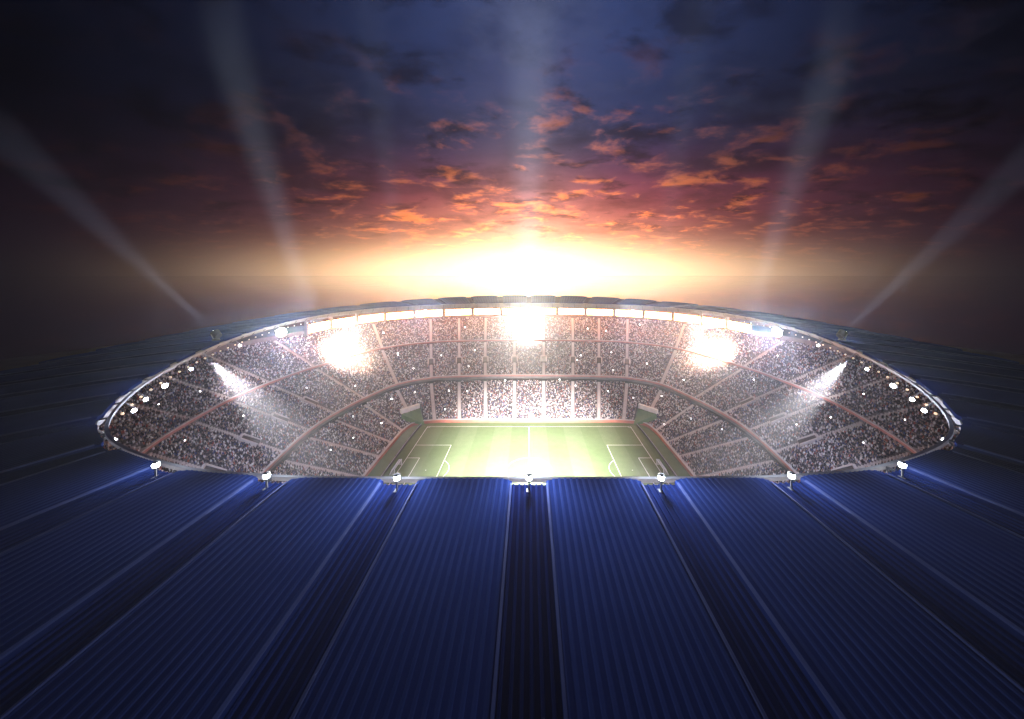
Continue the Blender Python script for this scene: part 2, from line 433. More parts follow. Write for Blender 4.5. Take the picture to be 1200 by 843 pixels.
def panel(s0, s1, lod):
    a, c = s0+GW, s1-GW; W = c-a
    per = .55 if lod == 0 else (.9 if lod == 1 else 1.6)
    n = max(4, int(round(W/per))); h = .045
    off = [0, .46, .56, .84, .94]; hh = [0, 0, h, h, 0]
    U, H, MI = [], [], []
    for i in range(n):
        for o_, h_ in zip(off, hh): U.append((i+o_)/n); H.append(h_)
    U.append(1.0); H.append(0.0); U = np.array(U); H = np.array(H); S = a+W*U
    sh = np.minimum(U, 1-U)*W
    ins = .4*np.clip(1-sh/1.4, 0, 1)**2
    outs = 3.2*np.clip(1-sh/3.5, 0, 1)**2
    w = wid(S); rows = 16; G = []
    for r in range(rows+1):
        f = r/rows; f = f**1.25
        d = ins+(w-outs-ins)*f
        bul = .12*(1-(2*U-1)**4)*(.25+.75*min(1, f*2.5))
        G.append(roofp(S, d, bul+H+.18))
    k = len(U); V = np.concatenate(G); F = []; mi = []
    for r in range(rows):
        for j in range(k-1):
            F.append((r*k+j, r*k+j+1, (r+1)*k+j+1, (r+1)*k+j)); mi.append(1 if (j % 5) in (1, 2, 3) else 0)
    # turned-down edges
    m = MB(); m.add(V, F); m.mi = mi
    def edge(idx, down, mi_):
        o = len(m.v); E = V[idx]; D = E.copy(); D[:, 2] -= down
        m.v.extend(map(tuple, D)); L = len(idx)
        for j in range(L-1): m.f.append((idx[j], idx[j+1], o+j+1, o+j)); m.mi.append(mi_)
    edge(list(range(k)), .62, 0); edge(list(range(rows*k, rows*k+k)), 1.9, 0)
    edge([r*k for r in range(rows+1)], .95, 2); edge([r*k+k-1 for r in range(rows+1)], .95, 2)
    return m.build('roof_panel', [M['roof'], M['roof_seam'], M['roof']], roof_o)
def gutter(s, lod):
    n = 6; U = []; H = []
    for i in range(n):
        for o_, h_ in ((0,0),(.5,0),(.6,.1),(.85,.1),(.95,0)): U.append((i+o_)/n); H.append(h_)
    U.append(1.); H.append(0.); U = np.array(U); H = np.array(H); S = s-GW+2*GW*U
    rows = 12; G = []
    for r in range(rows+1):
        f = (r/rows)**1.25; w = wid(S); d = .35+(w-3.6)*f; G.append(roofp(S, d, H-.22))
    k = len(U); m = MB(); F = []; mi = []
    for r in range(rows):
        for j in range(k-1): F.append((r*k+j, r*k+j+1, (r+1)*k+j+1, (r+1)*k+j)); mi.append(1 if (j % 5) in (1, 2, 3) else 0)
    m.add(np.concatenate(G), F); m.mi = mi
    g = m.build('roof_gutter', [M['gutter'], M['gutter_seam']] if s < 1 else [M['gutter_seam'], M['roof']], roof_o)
    # raised pale flashing strips along both edges
    for sd in (-1, 1):
        m = MB(); P = []
        rr = 14
        for r in range(rr+1):
            f = (r/rr)**1.25; sv = np.array([s+sd*(GW+.0), s+sd*(GW+.16)])
            d = .9+(wid(sv)-4.5)*f; P.append((roofp(sv[:1], d[:1], .2+.05)[0], roofp(sv[1:], d[1:], .24+.06)[0]))
        for r in range(rr):
            (a0, b0), (a1, b1) = P[r], P[r+1]; dz = np.array([0,0,.07])
            m.hexa([a0-dz, b0-dz, b1-dz, a1-dz, a0+dz, b0+dz, b1+dz, a1+dz])
        m.build('flashing', M['flashing'], roof_o)
js2 = np.r_[js, PERIM]
for i in range(NJ):
    mid = (js2[i]+js2[i+1])/2; y = lip(np.array([mid]))[0][1]
    panel(js2[i], js2[i+1], 0 if y < -60 else (1 if y < 20 else 2))
    gutter(js2[i], 0)
# lip walkway: twin edge beams and cross ties on the sides and far edge
mb = MB()
strip_roof(mb, [(-.9, LIPZ-.55), (-.9, LIPZ-.15), (-.55, LIPZ-.15), (-.55, LIPZ-.55), (-.9, LIPZ-.55)], SS)
mb.build('edge_rail', M['steel'], roof_o)
for s in np.linspace(3, PERIM, 88, endpoint=False):
    p = lip(np.array([s]))[0]; n = lipn(np.array([s]))[0]; mb = MB()
    mb.tube((*(p-n*.75), LIPZ-.35), (*(p+n*.5), LIPZ-.4), .14, n=5)
    mb.tube((*(p-n*.75), LIPZ-.4), (*(p+n*.4), LIPZ-fas(np.array([s]))[0]), .11, n=5)
    mb.build('edge_bracket', M['darksteel'], roof_o)

# light band between the far stand and the roof: one panel per bay, hangers between them
for i in range(NJ):
    s0, s1 = js2[i], js2[i+1]; mid = (s0+s1)/2; y = lip(np.array([mid]))[0][1]
    if y < 32: continue
    S = np.linspace(s0+1.1, s1-1.1, 9); m = MB(); z1, z0 = 54.4, 50.6
    for a in range(8):
        p, q_ = lip(S[a:a+1])[0], lip(S[a+1:a+2])[0]; n = lipn(S[a:a+1])[0]; n2 = lipn(S[a+1:a+2])[0]
        f0, f1, b0, b1 = p+n*1.2, q_+n2*1.2, p+n*1.9, q_+n2*1.9
        m.hexa([(*f0,z0),(*f1,z0),(*b1,z0+.5),(*b0,z0+.5),(*f0,z1),(*f1,z1),(*b1,z1),(*b0,z1)])
    m.build('light_panel', M['strip'], roof_o)
    p = lip(np.array([s0]))[0]; n = lipn(np.array([s0]))[0]; rz = math.atan2(n[1], n[0])
    m = MB(); m.box((*(p+n*1.5), 53.0), (1.2, 1.5, 6.6), 0, rz)
    m.build('hanger', M['fascia'], roof_o)

# ------------------------------------------------------------------ corner ramps
def corner_ramp(s, label):
    o = tag(empty('corner_ramp', (s*55, 42, 0)), label, 'ramp', 'ramps at the pitch corners')
    A = np.array((s*55.2-s*55, 0.2, .5)); P1 = np.array((s*66-s*55, -2.5, 6.2)); P2 = np.array((s*59-s*55, 5.6, 6.2))
    m = MB(); dz = np.array([0,0,1.0]); A1 = A+np.array((s*-.6, -.9, 0)); A2 = A+np.array((s*.5,.9,0))
    m.hexa([A1-dz, A2-dz, P2-dz*3, P1-dz*3, A1, A2, P2, P1]); m.build('ramp_floor', M['ramp'], o)
    m = MB(); e = np.array((s*-.5, .45, 0)); up = np.array((0,0,2.3))
    m.hexa([A2-dz, A2-dz+e, P2-dz*4+e, P2-dz*4, A2+np.array((0,0,.6)), A2+e+np.array((0,0,.6)), P2+e+up, P2+up]); m.build('side_wall', M['dark'], o)
    m = MB(); d = (P2-P1)/np.linalg.norm(P2-P1); n = np.array((d[1], -d[0], 0))*s*1
    b = n*1.6
    m.hexa([P1+np.array((0,0,.2)), P2+np.array((0,0,.2)), P2+b+np.array((0,0,.2)), P1+b+np.array((0,0,.2)), P1+up, P2+up, P2+b+up, P1+b+up]); m.build('header_beam', M['white'], o)
corner_ramp(-1, 'green ramp with white header in the corner near the left goal')
corner_ramp(1, 'green ramp with white header in the corner near the right goal')

# ------------------------------------------------------------------ crowd
def make_crowd():
    PV, PC, PF = [], [], []
    base = np.array([(-.24,-.17,.0),(.24,-.17,.0),(.24,.2,.0),(-.24,.2,.0),(-.27,-.05,.62),(.27,-.05,.62),(.25,.17,.62),(-.25,.17,.62),
                     (0,.05,.60),(-.15,.05,.80),(0,-.12,.80),(.15,.05,.80),(0,.2,.80),(0,.05,1.0)])
    fq = np.array([(0,1,5,4),(1,2,6,5),(2,3,7,6),(3,0,4,7),(4,5,6,7)])
    ft = np.array([(8,10,9),(8,11,10),(8,12,11),(8,9,12),(13,9,10),(13,10,11),(13,11,12),(13,12,9)])
    pal = np.array([(.74,.70,.72),(.62,.52,.55),(.55,.48,.56),(.82,.80,.82),(.03,.03,.045),(.02,.02,.035),(.05,.04,.06),(.035,.03,.04),(.30,.06,.06),(.40,.13,.10),(.05,.07,.20),(.18,.16,.19),(.45,.33,.30)])
    wt = np.array([.09,.07,.07,.03,.15,.15,.12,.10,.025,.025,.08,.06,.04]); wt /= wt.sum()
    skin = np.array([(.45,.30,.24),(.30,.18,.13),(.04,.03,.03),(.06,.04,.03),(.55,.40,.33)])
    allP, allD, allS = [], [], []
    fine = np.arange(0, NP, .25)
    for t, (i0, i1, z0, z1, nr) in enumerate(TIERS):
        for r in range(nr):
            f = (r+.55)/nr; i = i0+(i1-i0)*f; z = z0+(z1-z0)*r/nr
            P = bowl(i, fine); sg = np.linalg.norm(np.roll(P, -1, 0)-P, axis=1); cm = np.r_[0, np.cumsum(sg)]
            st = np.arange(rng.uniform(0, .5), cm[-1]-.4, .5); st = st+rng.normal(0, .05, len(st))
            q = np.interp(st, cm, np.r_[fine, NP])
            XY = bowl(i, q)
            T_ = bowl(min(3, i+.03), q)-bowl(max(0, i-.03), q); T_ /= np.linalg.norm(T_, axis=1, keepdims=True)
            keep = (XY[:, 1] > (-72 if t == 0 else -88)) & (rng.random(len(q)) > .07)
            for (tt, bq, w) in blocks:
                if tt == t:
                    c = bowl(i, np.array([bq]))[0]; keep &= np.linalg.norm(XY-c, axis=1) > w
            if t == 1:
                for bq, vf, vl in voms:
                    if vf-.03 < f < vf+vl+.04:
                        c = bowl(i, np.array([bq]))[0]; keep &= np.linalg.norm(XY-c, axis=1) > 2.5
            if t == 0:
                for s in (-1, 1):
                    tri = np.array([(s*54, 41), (s*67.5, 38), (s*59, 49.5)])
                    d = lambda a, b: (b[0]-a[0])*(XY[:, 1]-a[1])-(b[1]-a[1])*(XY[:, 0]-a[0])
                    d1, d2, d3 = d(tri[0], tri[1]), d(tri[1], tri[2]), d(tri[2], tri[0])
                    keep &= ~(((d1 > 0) & (d2 > 0) & (d3 > 0)) | ((d1 < 0) & (d2 < 0) & (d3 < 0)))
            n = keep.sum(); allP.append(np.c_[XY[keep], np.full(n, z)+rng.choice([.38, .42, .75], n, p=[.4, .35, .25])]); allD.append(T_[keep])
    P = np.concatenate(allP); D = np.concatenate(allD); n = len(P)
    sc = rng.uniform(.8, 1.0, n)[:, None, None]; D = D + rng.normal(0, .12, D.shape); D /= np.linalg.norm(D, axis=1, keepdims=True)
    # facing: local -y looks down the slope, along -D
    bx = base[None]*sc
    X = bx[..., 0]*D[:, 1][:, None] + bx[..., 1]*D[:, 0][:, None]
    Y = -bx[..., 0]*D[:, 0][:, None] + bx[..., 1]*D[:, 1][:, None]
    V = np.stack([X+P[:, 0][:, None], Y+P[:, 1][:, None], bx[..., 2]+P[:, 2][:, None]], -1).reshape(-1, 3)
    body = pal[rng.choice(len(pal), n, p=wt)]*rng.uniform(.8, 1.05, (n, 1)); head = skin[rng.choice(len(skin), n)]
    C = np.ones((n, 14, 4)); C[:, :8, :3] = body[:, None]; C[:, 8:, :3] = head[:, None]
    o = (np.arange(n)*14)[:, None, None]
    Fq = (fq[None]+o).reshape(-1); Ft = (ft[None]+o).reshape(-1)
    me = bpy.data.meshes.new('crowd'); nq, nt = 5*n, 8*n
    me.vertices.add(len(V)); me.vertices.foreach_set('co', V.astype(np.float32).ravel())
    me.loops.add(len(Fq)+len(Ft)); me.loops.foreach_set('vertex_index', np.r_[Fq, Ft].astype(np.int32))
    me.polygons.add(nq+nt); ls = np.r_[np.arange(nq)*4, nq*4+np.arange(nt)*3]
    me.polygons.foreach_set('loop_start', ls.astype(np.int32))
    me.update(calc_edges=True); me.validate()
    a = me.color_attributes.new('clothes', 'FLOAT_COLOR', 'POINT'); a.data.foreach_set('color', C.astype(np.float32).ravel())
    me.materials.append(M['crowd'])
    ob = bpy.data.objects.new('crowd', me); COL.objects.link(ob)
    return tag(ob, 'dense crowd of seated spectators filling all three tiers', 'crowd', kind='stuff'), P
crowd_o, SEATS = make_crowd()
print('spectators', len(SEATS))

# ------------------------------------------------------------------ lamps
def lamp_light(parent, loc, kind, power, col, target=None, size=40, blend=.4, rad=.4):
    d = bpy.data.lights.new('lamp_light', kind); d.energy = power; d.color = col; d.shadow_soft_size = rad
    if kind == 'SPOT': d.spot_size = R(size); d.spot_blend = blend
    o = bpy.data.objects.new('lamp_light', d); COL.objects.link(o)
    from mathutils import Vector
    o.parent = parent; o.location = Vector(loc)-parent.location
    if target is not None: o.rotation_euler = (Vector(target)-Vector(loc)).to_track_quat('-Z', 'Y').to_euler()
    return o
def lamp_head(root, c, direction, r, depth, mat):
    # round housing with glass, local to root
    d = np.array(direction, float); d /= np.linalg.norm(d); c = np.array(c, float)
    m = MB(); m.tube(c-d*depth, c, r*.55, r*1.08, 12); m.tube(c-d*(depth+.25), c-d*depth, r*.35, r*.5, 10); m.build('housing', M['darksteel'], root)
    m = MB(); m.tube(c+d*.01, c+d*.18*r, r*.95, r*.9, 12); m.tube(c+d*.181*r, c+d*.5*r, r*.9, r*.45, 12); m.build('lens', mat, root)

ORD = ['first', 'second', 'third', 'fourth', 'fifth', 'sixth', 'seventh', 'eighth', 'ninth', 'tenth']
COOL, WARM = (.62, .74, 1.0), (1.0, .74, .48)
PW = dict(roof_fill=300, near=4600, pitch=42000, turf=4.6e6, rim=15000, star=7e5, hot=1.8e6, hot_mid=4.4e6, patch=2.5e5, streak=2.2e7, beam=1.3e8, down=2.0e6)

# seven lamps at the gutter ends of the near roof edge
near_px = [190, 312, 460, 620, 785, 925, 1053]
order = sorted(range(-3, 4), key=lambda k: k)
for n_, k in enumerate(order):
    s = js[-k] if k <= 0 and k != 0 else js[k] if k else 0.0
    if k < 0: s = js[-k]          # first half of the ring runs along negative x
    if k > 0: s = js[NJ-k]
    p = lip(np.array([s]))[0]; nn = lipn(np.array([s]))[0]
    base = p+nn*1.2
    lab = {0: 'small bright lamp at the lip end of the central roof gutter',
           -1: 'small bright lamp at the roof lip beside the left goal', 1: 'small bright lamp at the roof lip beside the right goal',
           -2: 'small bright roof lip lamp where the left red rail meets the roof', 2: 'small bright roof lip lamp where the right red rail meets the roof',
           -3: 'small bright roof lip lamp nearest the pointed left tip of the opening', 3: 'small bright roof lip lamp nearest the pointed right tip of the opening'}[k]
    o = tag(empty('roof_lamp', (base[0], base[1], LIPZ-.3)), lab, 'lamp', 'lamps along the near roof edge')
    m = MB(); m.tube((0,0,0), (0,0,1.0), .09, n=6); m.box((0,0,.05), (.5,.5,.1)); m.build('post', M['steel'], o)
    m = MB(); m.tube((0,0,1.0), (0,0,1.12), .28, .32, 10); m.build('collar', M['darksteel'], o)
    m = MB(); m.tube((0,0,1.55), (0,0,1.7), .32, .1, 10); m.build('cap', M['darksteel'], o)
    m = MB(); m.tube((0,0,1.12), (0,0,1.34), .22, .30, 10); m.tube((0,0,1.34), (0,0,1.55), .30, .22, 10); m.build('lens', M['bulb'], o)
    lamp_light(o, (base[0]-nn[0]*3.4, base[1]-nn[1]*3.4, LIPZ+3.6), 'SPOT', PW['near']*(1.3, 1.0, .55, .28)[abs(k)], (.82, .88, 1.0), (base[0]+nn[0]*12, base[1]+nn[1]*12, LIPZ-.5), 150, 1.0, .6)
    fill_pos = (base[0]-nn[0]*2.2, base[1]-nn[1]*2.2, LIPZ+.3)  # fill spots added over the lip, brighten the far stand and the turf
    lamp_light(o, fill_pos, 'SPOT', PW['pitch']*(1.6, 1.2, .3, .1)[abs(k)], (.95, .87, .97) if abs(k) < 2 else (.74, .78, 1.0), (base[0]*.9, 62, 12) if abs(k) < 2 else (base[0]*1.6, 40, 14), 66, 1.0, .35)
    if abs(k) < 2: lamp_light(o, fill_pos, 'SPOT', PW['turf'], (1, .97, .88), (base[0]*.6, -12, 0), 44, 1.0, .35)

# rim lamps under the lip of the far half
def s_from_px(px, py):
    S = np.linspace(0, PERIM/2, 3000); P = lip(S); X, Y = project(P[:, 0], P[:, 1], LIPZ-2)
    return S[np.argmin((X-px)**2+(Y-py)**2)]
rim_px = [(121,514,'s'), (150,483,'s'), (166,472,'s'), (190,458,'m'), (223,442,'s'), (281,416,'s'), (330,400,'L'), (498,368,'L')]
for sd in (-1, 1):
    side = 'left' if sd < 0 else 'right'
    small = 0
    for j, (px, py, sz) in enumerate(rim_px):
        s = s_from_px(px, py); p = lip(np.array([s]))[0]; nn = lipn(np.array([s]))[0]
        if sd > 0: p = p*np.array((-1, 1)); nn = nn*np.array((-1, 1))
        z = LIPZ-fas(np.array([s]))[0]-1.3; r = {'s': .36, 'm': .5, 'L': 1.9}[sz]
        base = p-nn*1.2
        if sz == 'L':
            lab = ('great' if px < 400 else 'big')+' round floodlight glaring under the far roof edge, '+(f'{side} of the twin hot spots' if px < 400 else f'between centre glare and {side} hot spot')
        else:
            small += 1; lab = f'{ORD[small-1]} small rim lamp counting from the pointed {side} tip of the roof opening'
        o = tag(empty('floodlight', (base[0], base[1], z)), lab, 'floodlight', 'floodlights under the roof rim')
        m = MB(); m.tube((0,0,.2), (nn[0]*1.3, nn[1]*1.3, 1.7), .12, n=6); m.box((0,0,.25), (.9*r,.9*r,.2), 0, math.atan2(nn[1], nn[0])); m.build('bracket', M['steel'], o)
        tgt = np.array((-p[0]*.9, -60-p[1]*.6, 40)) - np.array((base[0], base[1], z))
        toc = np.array((0-base[0], CAMY-base[1], CAMZ-z-40)); toc /= np.linalg.norm(toc)
        di = np.array((-nn[0], -nn[1], -.15))*.5+toc
        lamp_head(o, (0, 0, -r*.4), di, r, r*.9, M['bulb'])
        P_ = {'s': PW['rim'], 'm': PW['rim']*2, 'L': PW['star']*(1.0 if px < 400 else .8)}[sz]
        q = (base[0]-nn[0]*1.5, base[1]-nn[1]*1.5, z-.3)
        if sz != 'L': lamp_light(o, (base[0]-nn[0]*1.5, base[1]-nn[1]*1.5, LIPZ+3.2), 'SPOT', PW['roof_fill'], (.66, .76, 1.0), (p[0]+nn[0]*14, p[1]+nn[1]*14, LIPZ-2), 150, 1.0, .6)  # unseen spot added above the lip to brighten the roof sheets
        if sz == 'L': lamp_light(o, (q[0]+di[0]*2, q[1]+di[1]*2, q[2]), 'SPOT', P_, COOL, (base[0]*.2, -104, 46), 46, .9, .8)
        else: lamp_light(o, q, 'SPOT', P_, COOL, (base[0]*.55-nn[0]*8, base[1]*.55-nn[1]*8, 12), 150, .6, .5)

# small warm bulbs strung between the rim lamps
blab = {-1: 'small warm bulb in the string under the left roof rim', 1: 'small warm bulb in the string under the right roof rim'}
s_a, s_b = s_from_px(140, 495), s_from_px(372, 384)
for sd in (-1, 1):
    for i in range(26):
        s = s_a+(s_b-s_a)*(i+.5)/26; p = lip(np.array([s]))[0]; nn = lipn(np.array([s]))[0]
        if sd > 0: p = p*np.array((-1, 1)); nn = nn*np.array((-1, 1))
        z = LIPZ-fas(np.array([s]))[0]-.9
        o = tag(empty('string_bulb', (*(p-nn*.5), z)), blab[sd], 'bulb', 'bulbs strung under the roof rim, '+('left' if sd < 0 else 'right'))
        m = MB(); m.tube((0,0,.15), (0,0,.7), .09, n=6); m.build('socket', M['darksteel'], o)
        m = MB(); m.tube((0,0,-.22), (0,0,-.05), .13, .22, 8); m.tube((0,0,-.05), (0,0,.15), .22, .12, 8); m.build('bulb_glass', M['bulb_dim'], o)

# hot floodlight banks, searchlights
def bank(p, z, tgt, label, power, size, nx=7, nz=3, col=WARM, blend=.9, aim=(0, -104, 42)):
    o = tag(empty('floodlight_bank', (p[0], p[1], z)), label, 'floodlight', 'floodlight banks on the far roof')
    d = np.array(aim, float)-np.array((p[0], p[1], z)); h = np.array((d[0], d[1], 0)); h /= np.linalg.norm(h); n = np.array((-h[1], h[0], 0))
    rz = math.atan2(n[1], n[0])
    m = MB()
    for i in range(nz+1): m.box((0, 0, i*1.2), (nx*1.2+.4, .16, .16), 0, rz)
    for i in (-1, 1): m.tube(tuple(n*i*nx*.6+np.array((0,0,-2.0))), tuple(n*i*nx*.6+np.array((0,0,nz*1.2+.2))), .14, n=6)
    m.build('rack', M['steel'], o)
    m = MB()
    for i in range(nx):
        for j in range(nz):
            c = n*(i-(nx-1)/2)*1.2+np.array((0,0,.6+j*1.2))
            m.tube(tuple(c+h*.25), tuple(c+h*.62), .5, .46, 10)
    m.build('lens', M['bulb_warm'], o)
    m = MB(); m.box((*( -h[:2]*.25), nz*.6), (nx*1.2+.2, .35, nz*1.2+.1), 0, rz); m.build('housing', M['darksteel'], o)
    lamp_light(o, tuple(np.array((p[0], p[1], z+1.8))+h*2.0), 'SPOT', power, (1, .90, .76), aim, 33, .9, 1.2)
    lamp_light(o, tuple(np.array((p[0], p[1], z+.2))+h*1.0), 'SPOT', PW['down']*(3.2 if nx > 8 else .4), col, tgt, size, blend, 1.0)
    return o
def lip_at(px, py, sd=-1):
    s = s_from_px(px, py) if px <= 620 else s_from_px(1240-px, py)
    p = lip(np.array([s]))[0]; n = lipn(np.array([s]))[0]
    if px > 620: p, n = p*np.array((-1, 1)), n*np.array((-1, 1))
    return p, n
p, n = lip_at(617, 364)
bank((p[0]-1, p[1]-2.5), 50.0, (-1, 110, 33), 'central bank of floodlights glaring at the middle of the far roof edge', PW['hot_mid'], 70, 9, 3)
for px, sd, sn in ((400, -1, 'left'), (838, 1, 'right')):
    p, n = lip_at(px, 376)
    c = bowl(2.15, np.array([5*PER if sd < 0 else NP-5*PER]))[0]
    tgt = (p[0]*1.02+sd*1.0, p[1]+7, 35)
    bank((p[0]-n[0]*2.5, p[1]-n[1]*2.5), 50.5, tgt, f'bank of floodlights above the overexposed corner patch of the far {sn} stand', PW['hot'], 84, 6, 3)

def searchlight(p, z, tgt, label, power, size, r=1.1, col=COOL, group='searchlights on the roof', blend=.35):
    o = tag(empty('searchlight', (p[0], p[1], z)), label, 'searchlight', group)
    d = np.array(tgt, float)-np.array((p[0], p[1], z+1.9)); d /= np.linalg.norm(d)
    h = np.array((d[1], -d[0], 0)); h = h/np.linalg.norm(h) if np.linalg.norm(h) > .05 else np.array((1., 0, 0))
    m = MB(); m.tube((0,0,0), (0,0,.5), r*.9, r*.7, 12); m.build('base', M['darksteel'], o)
    m = MB()
    for i in (-1, 1): m.tube(tuple(h*i*r*.6+np.array((0,0,.4))), tuple(h*i*r*1.2+np.array((0,0,1.9))), .12, n=6)
    m.build('yoke', M['steel'], o)
    c = np.array((0, 0, 1.9))
    m = MB(); m.tube(tuple(c-d*r*1.1), tuple(c+d*r*.6), r*.8, r*1.05, 14); m.build('drum', M['darksteel'], o)
    m = MB(); m.tube(tuple(c+d*(r*.6+.01)), tuple(c+d*(r*.6+.14)), r*.95, r*.9, 14); m.build('lens', M['bulb'], o)
    lamp_light(o, tuple(np.array((p[0], p[1], z))+c+d*(r*.6+.5)), 'SPOT', power, col, tgt, size, blend, .8)
    return o
def ray_at(px, py, Y):   # point of the ray through picture point at depth plane Y
    Z = Y-CAMY; return ((px-620)/400*Z, Y, CAMZ-(py-322)/400*Z)
for sd, sn in ((-1, 'left'), (1, 'right')):
    mx = lambda q: 620+sd*(620-q)
    # slanting beam
    p, n = lip_at(mx(258), 408); b_ = p+n*1.0
    zb = float(roofp(np.array([s_from_px(245, 412)]), np.array([3.0]), .7)[0][2])
    tgt = ray_at(mx(20), 175, b_[1]+25)
    searchlight(b_, zb, tgt, f'searchlight on the {sn} roof edge throwing the lowest slanting beam', PW['beam']*.9, 7.5, blend=.8)
    # patch of light on the crowd
    p, n = lip_at(mx(240), 424)
    q = (p[0]-n[0]*1.4, p[1]-n[1]*1.4)
    c = ray_at(mx(285), 447, 0)
    o = tag(empty('spotlight', (*q, LIPZ-3.0)), f'spotlight under the rim lighting a white oval of crowd in the {sn} stand', 'spotlight', 'spotlights under the roof rim')
    s_ = s_from_px(240, 424)
    # aim: where the ray through the patch meets the stand
    best = None
    for f in np.linspace(0, 1, 60):
        for t in (1, 2):
            i0, i1, z0, z1, nr = TIERS[t]; C_ = CUR[1]*0
            PP = bowl(i0+(i1-i0)*f, Q); zz = z0+(z1-z0)*f; X, Y = project(PP[:, 0], PP[:, 1], zz)
            dd = (X-mx(288))**2+(Y-452)**2; k = np.argmin(dd)
            if best is None or dd[k] < best[0]: best = (dd[k], (PP[k][0], PP[k][1], zz))
    m = MB(); m.tube((0,0,.6), (n[0]*1.4, n[1]*1.4, 2.0), .12, n=6); m.build('bracket', M['steel'], o)
    di = np.array(best[1])-np.array((*q, LIPZ-3.0)); lamp_head(o, (0,0,0), di, .7, .9, M['bulb'])
    di /= np.linalg.norm(di)
    lamp_light(o, tuple(np.array((*q, LIPZ-3.0))+di*1.2), 'SPOT', PW['patch'], (1, .93, .95), best[1], 22, .9, .4)
    lamp_light(o, tuple(np.array((*q, LIPZ-3.0))+di*1.2), 'SPOT', PW['streak'], (1, .95, .97), (q[0]-sd*42, q[1]-26, LIPZ-13), 14, .9, .5)
    # broad beams behind the far stand
    p, n = lip_at(mx(400), 374); b_ = p+n*24
    s_ = s_from_px(400, 374); zb = float(roofp(np.array([s_]), np.array([24.0]), 1.0)[0][2])
    for bx, tx, ty, pw, sz_, rr in ((400, 285, 100, 6, 9, 5), (335, 185, 130, 2.2, 8, 3), (480, 440, 60, 2.5, 8, 4)):
        p, n = lip_at(mx(bx), 368); b_ = p+n*24
        gl = bpy.data.objects.new('beam_source', None); COL.objects.link(gl)
        lamp_light(gl, (b_[0], b_[1]+22, 20), 'SPOT', PW['beam']*pw*(1 if sd < 0 else .8), (.74, .84, 1.0), ray_at(mx(tx)+(10 if sd > 0 else 0), ty, b_[1]+30), sz_, .9, rr)
p, n = lip_at(617, 364); zb = float(roofp(np.array([PERIM/2]), np.array([26.0]), 1.0)[0][2])
gl = bpy.data.objects.new('beam_source', None); COL.objects.link(gl)
lamp_light(gl, (p[0], p[1]+60, 20), 'SPOT', PW['beam']*8, (.8, .87, 1.0), ray_at(622, 40, p[1]+66), 13, .9, 10)

# camera flashes among the spectators
zones = {}
PXY = np.stack(project(SEATS[:, 0], SEATS[:, 1], SEATS[:, 2]), -1)
fl = [(409,277),(388,335),(290,295),(138,292),(193,341),(90,216),(375,197),(118,450),(198,428),(320,421),(382,420),(515,445),(590,397),(613,440),(305,488),(392,475),(80,537),(488,487),
      (870,208),(888,286),(780,296),(760,312),(1013,325),(898,348),(708,383),(755,405),(878,422),(1067,440),(965,445),(783,482),(1075,540),(1143,382),(808,200),(990,188),(516,383)]
fl = [(420+a/3, 320+b/3) for a, b in fl]
fl += [(80+a/3, 320+b/3) for a, b in [(838,414),(617,513),(408,602),(313,482),(1157,290),(1008,405),(1136,452),(1002,512),(1100,535),(1000,590),(922,630),(755,300),(463,425),(1108,216)]]
fl += [(780+a/3, 320+b/3) for a, b in [(310,382),(460,545),(580,520),(697,435),(697,612),(840,528),(200,558),(88,520),(392,300),(258,255),(65,383)]]
for (px, py) in fl:
    k = np.argmin((PXY[:, 0]-px)**2+(PXY[:, 1]-py)**2+ (SEATS[:, 1] < -60)*1e6); x, y, z = SEATS[k]
    t = 'lower' if z < 14.5 else ('middle' if z < 32 else 'upper')
    w = 'far' if abs(x) < y*.8 else ('left' if x < 0 else 'right')
    sz = .0017*(y-CAMY)
    o = tag(empty('camera_flash', (x, y, z+1.15)), f'tiny white camera flash among the crowd of the {w} stand, {t} tier', 'camera flash', f'camera flashes, {w} {t} tier')
    d = np.array((0-x, CAMY-y, CAMZ-z)); d /= np.linalg.norm(d)
    m = MB(); m.tube(tuple(-d*.3), tuple(d*.0), sz*.8, sz*.9, 6); m.build('camera_body', M['darksteel'], o)
    m = MB(); m.tube(tuple(d*.02), tuple(d*.2), sz, sz*.7, 6); m.build('flash_tube', M['flash'], o)

# ------------------------------------------------------------------ haze
HZ0, HZ1 = -2.0, 330.0
hb = MB(); hb.box((0, 15, (HZ0+HZ1)/2), (410, 350, HZ1-HZ0))
hm = bpy.data.materials.new('thin mist'); hm.use_nodes = True
T = NT(hm.node_tree); T.n.clear()
out = T.new('ShaderNodeOutputMaterial'); pv = T.new('ShaderNodeVolumePrincipled')
pv.inputs['Color'].default_value = (.93, .94, 1, 1); pv.inputs['Density'].default_value = .00015; pv.inputs['Anisotropy'].default_value = 0.8
T.l.new(pv.outputs[0], out.inputs['Volume'])
haze = tag(hb.build('haze', hm), kind='stuff')

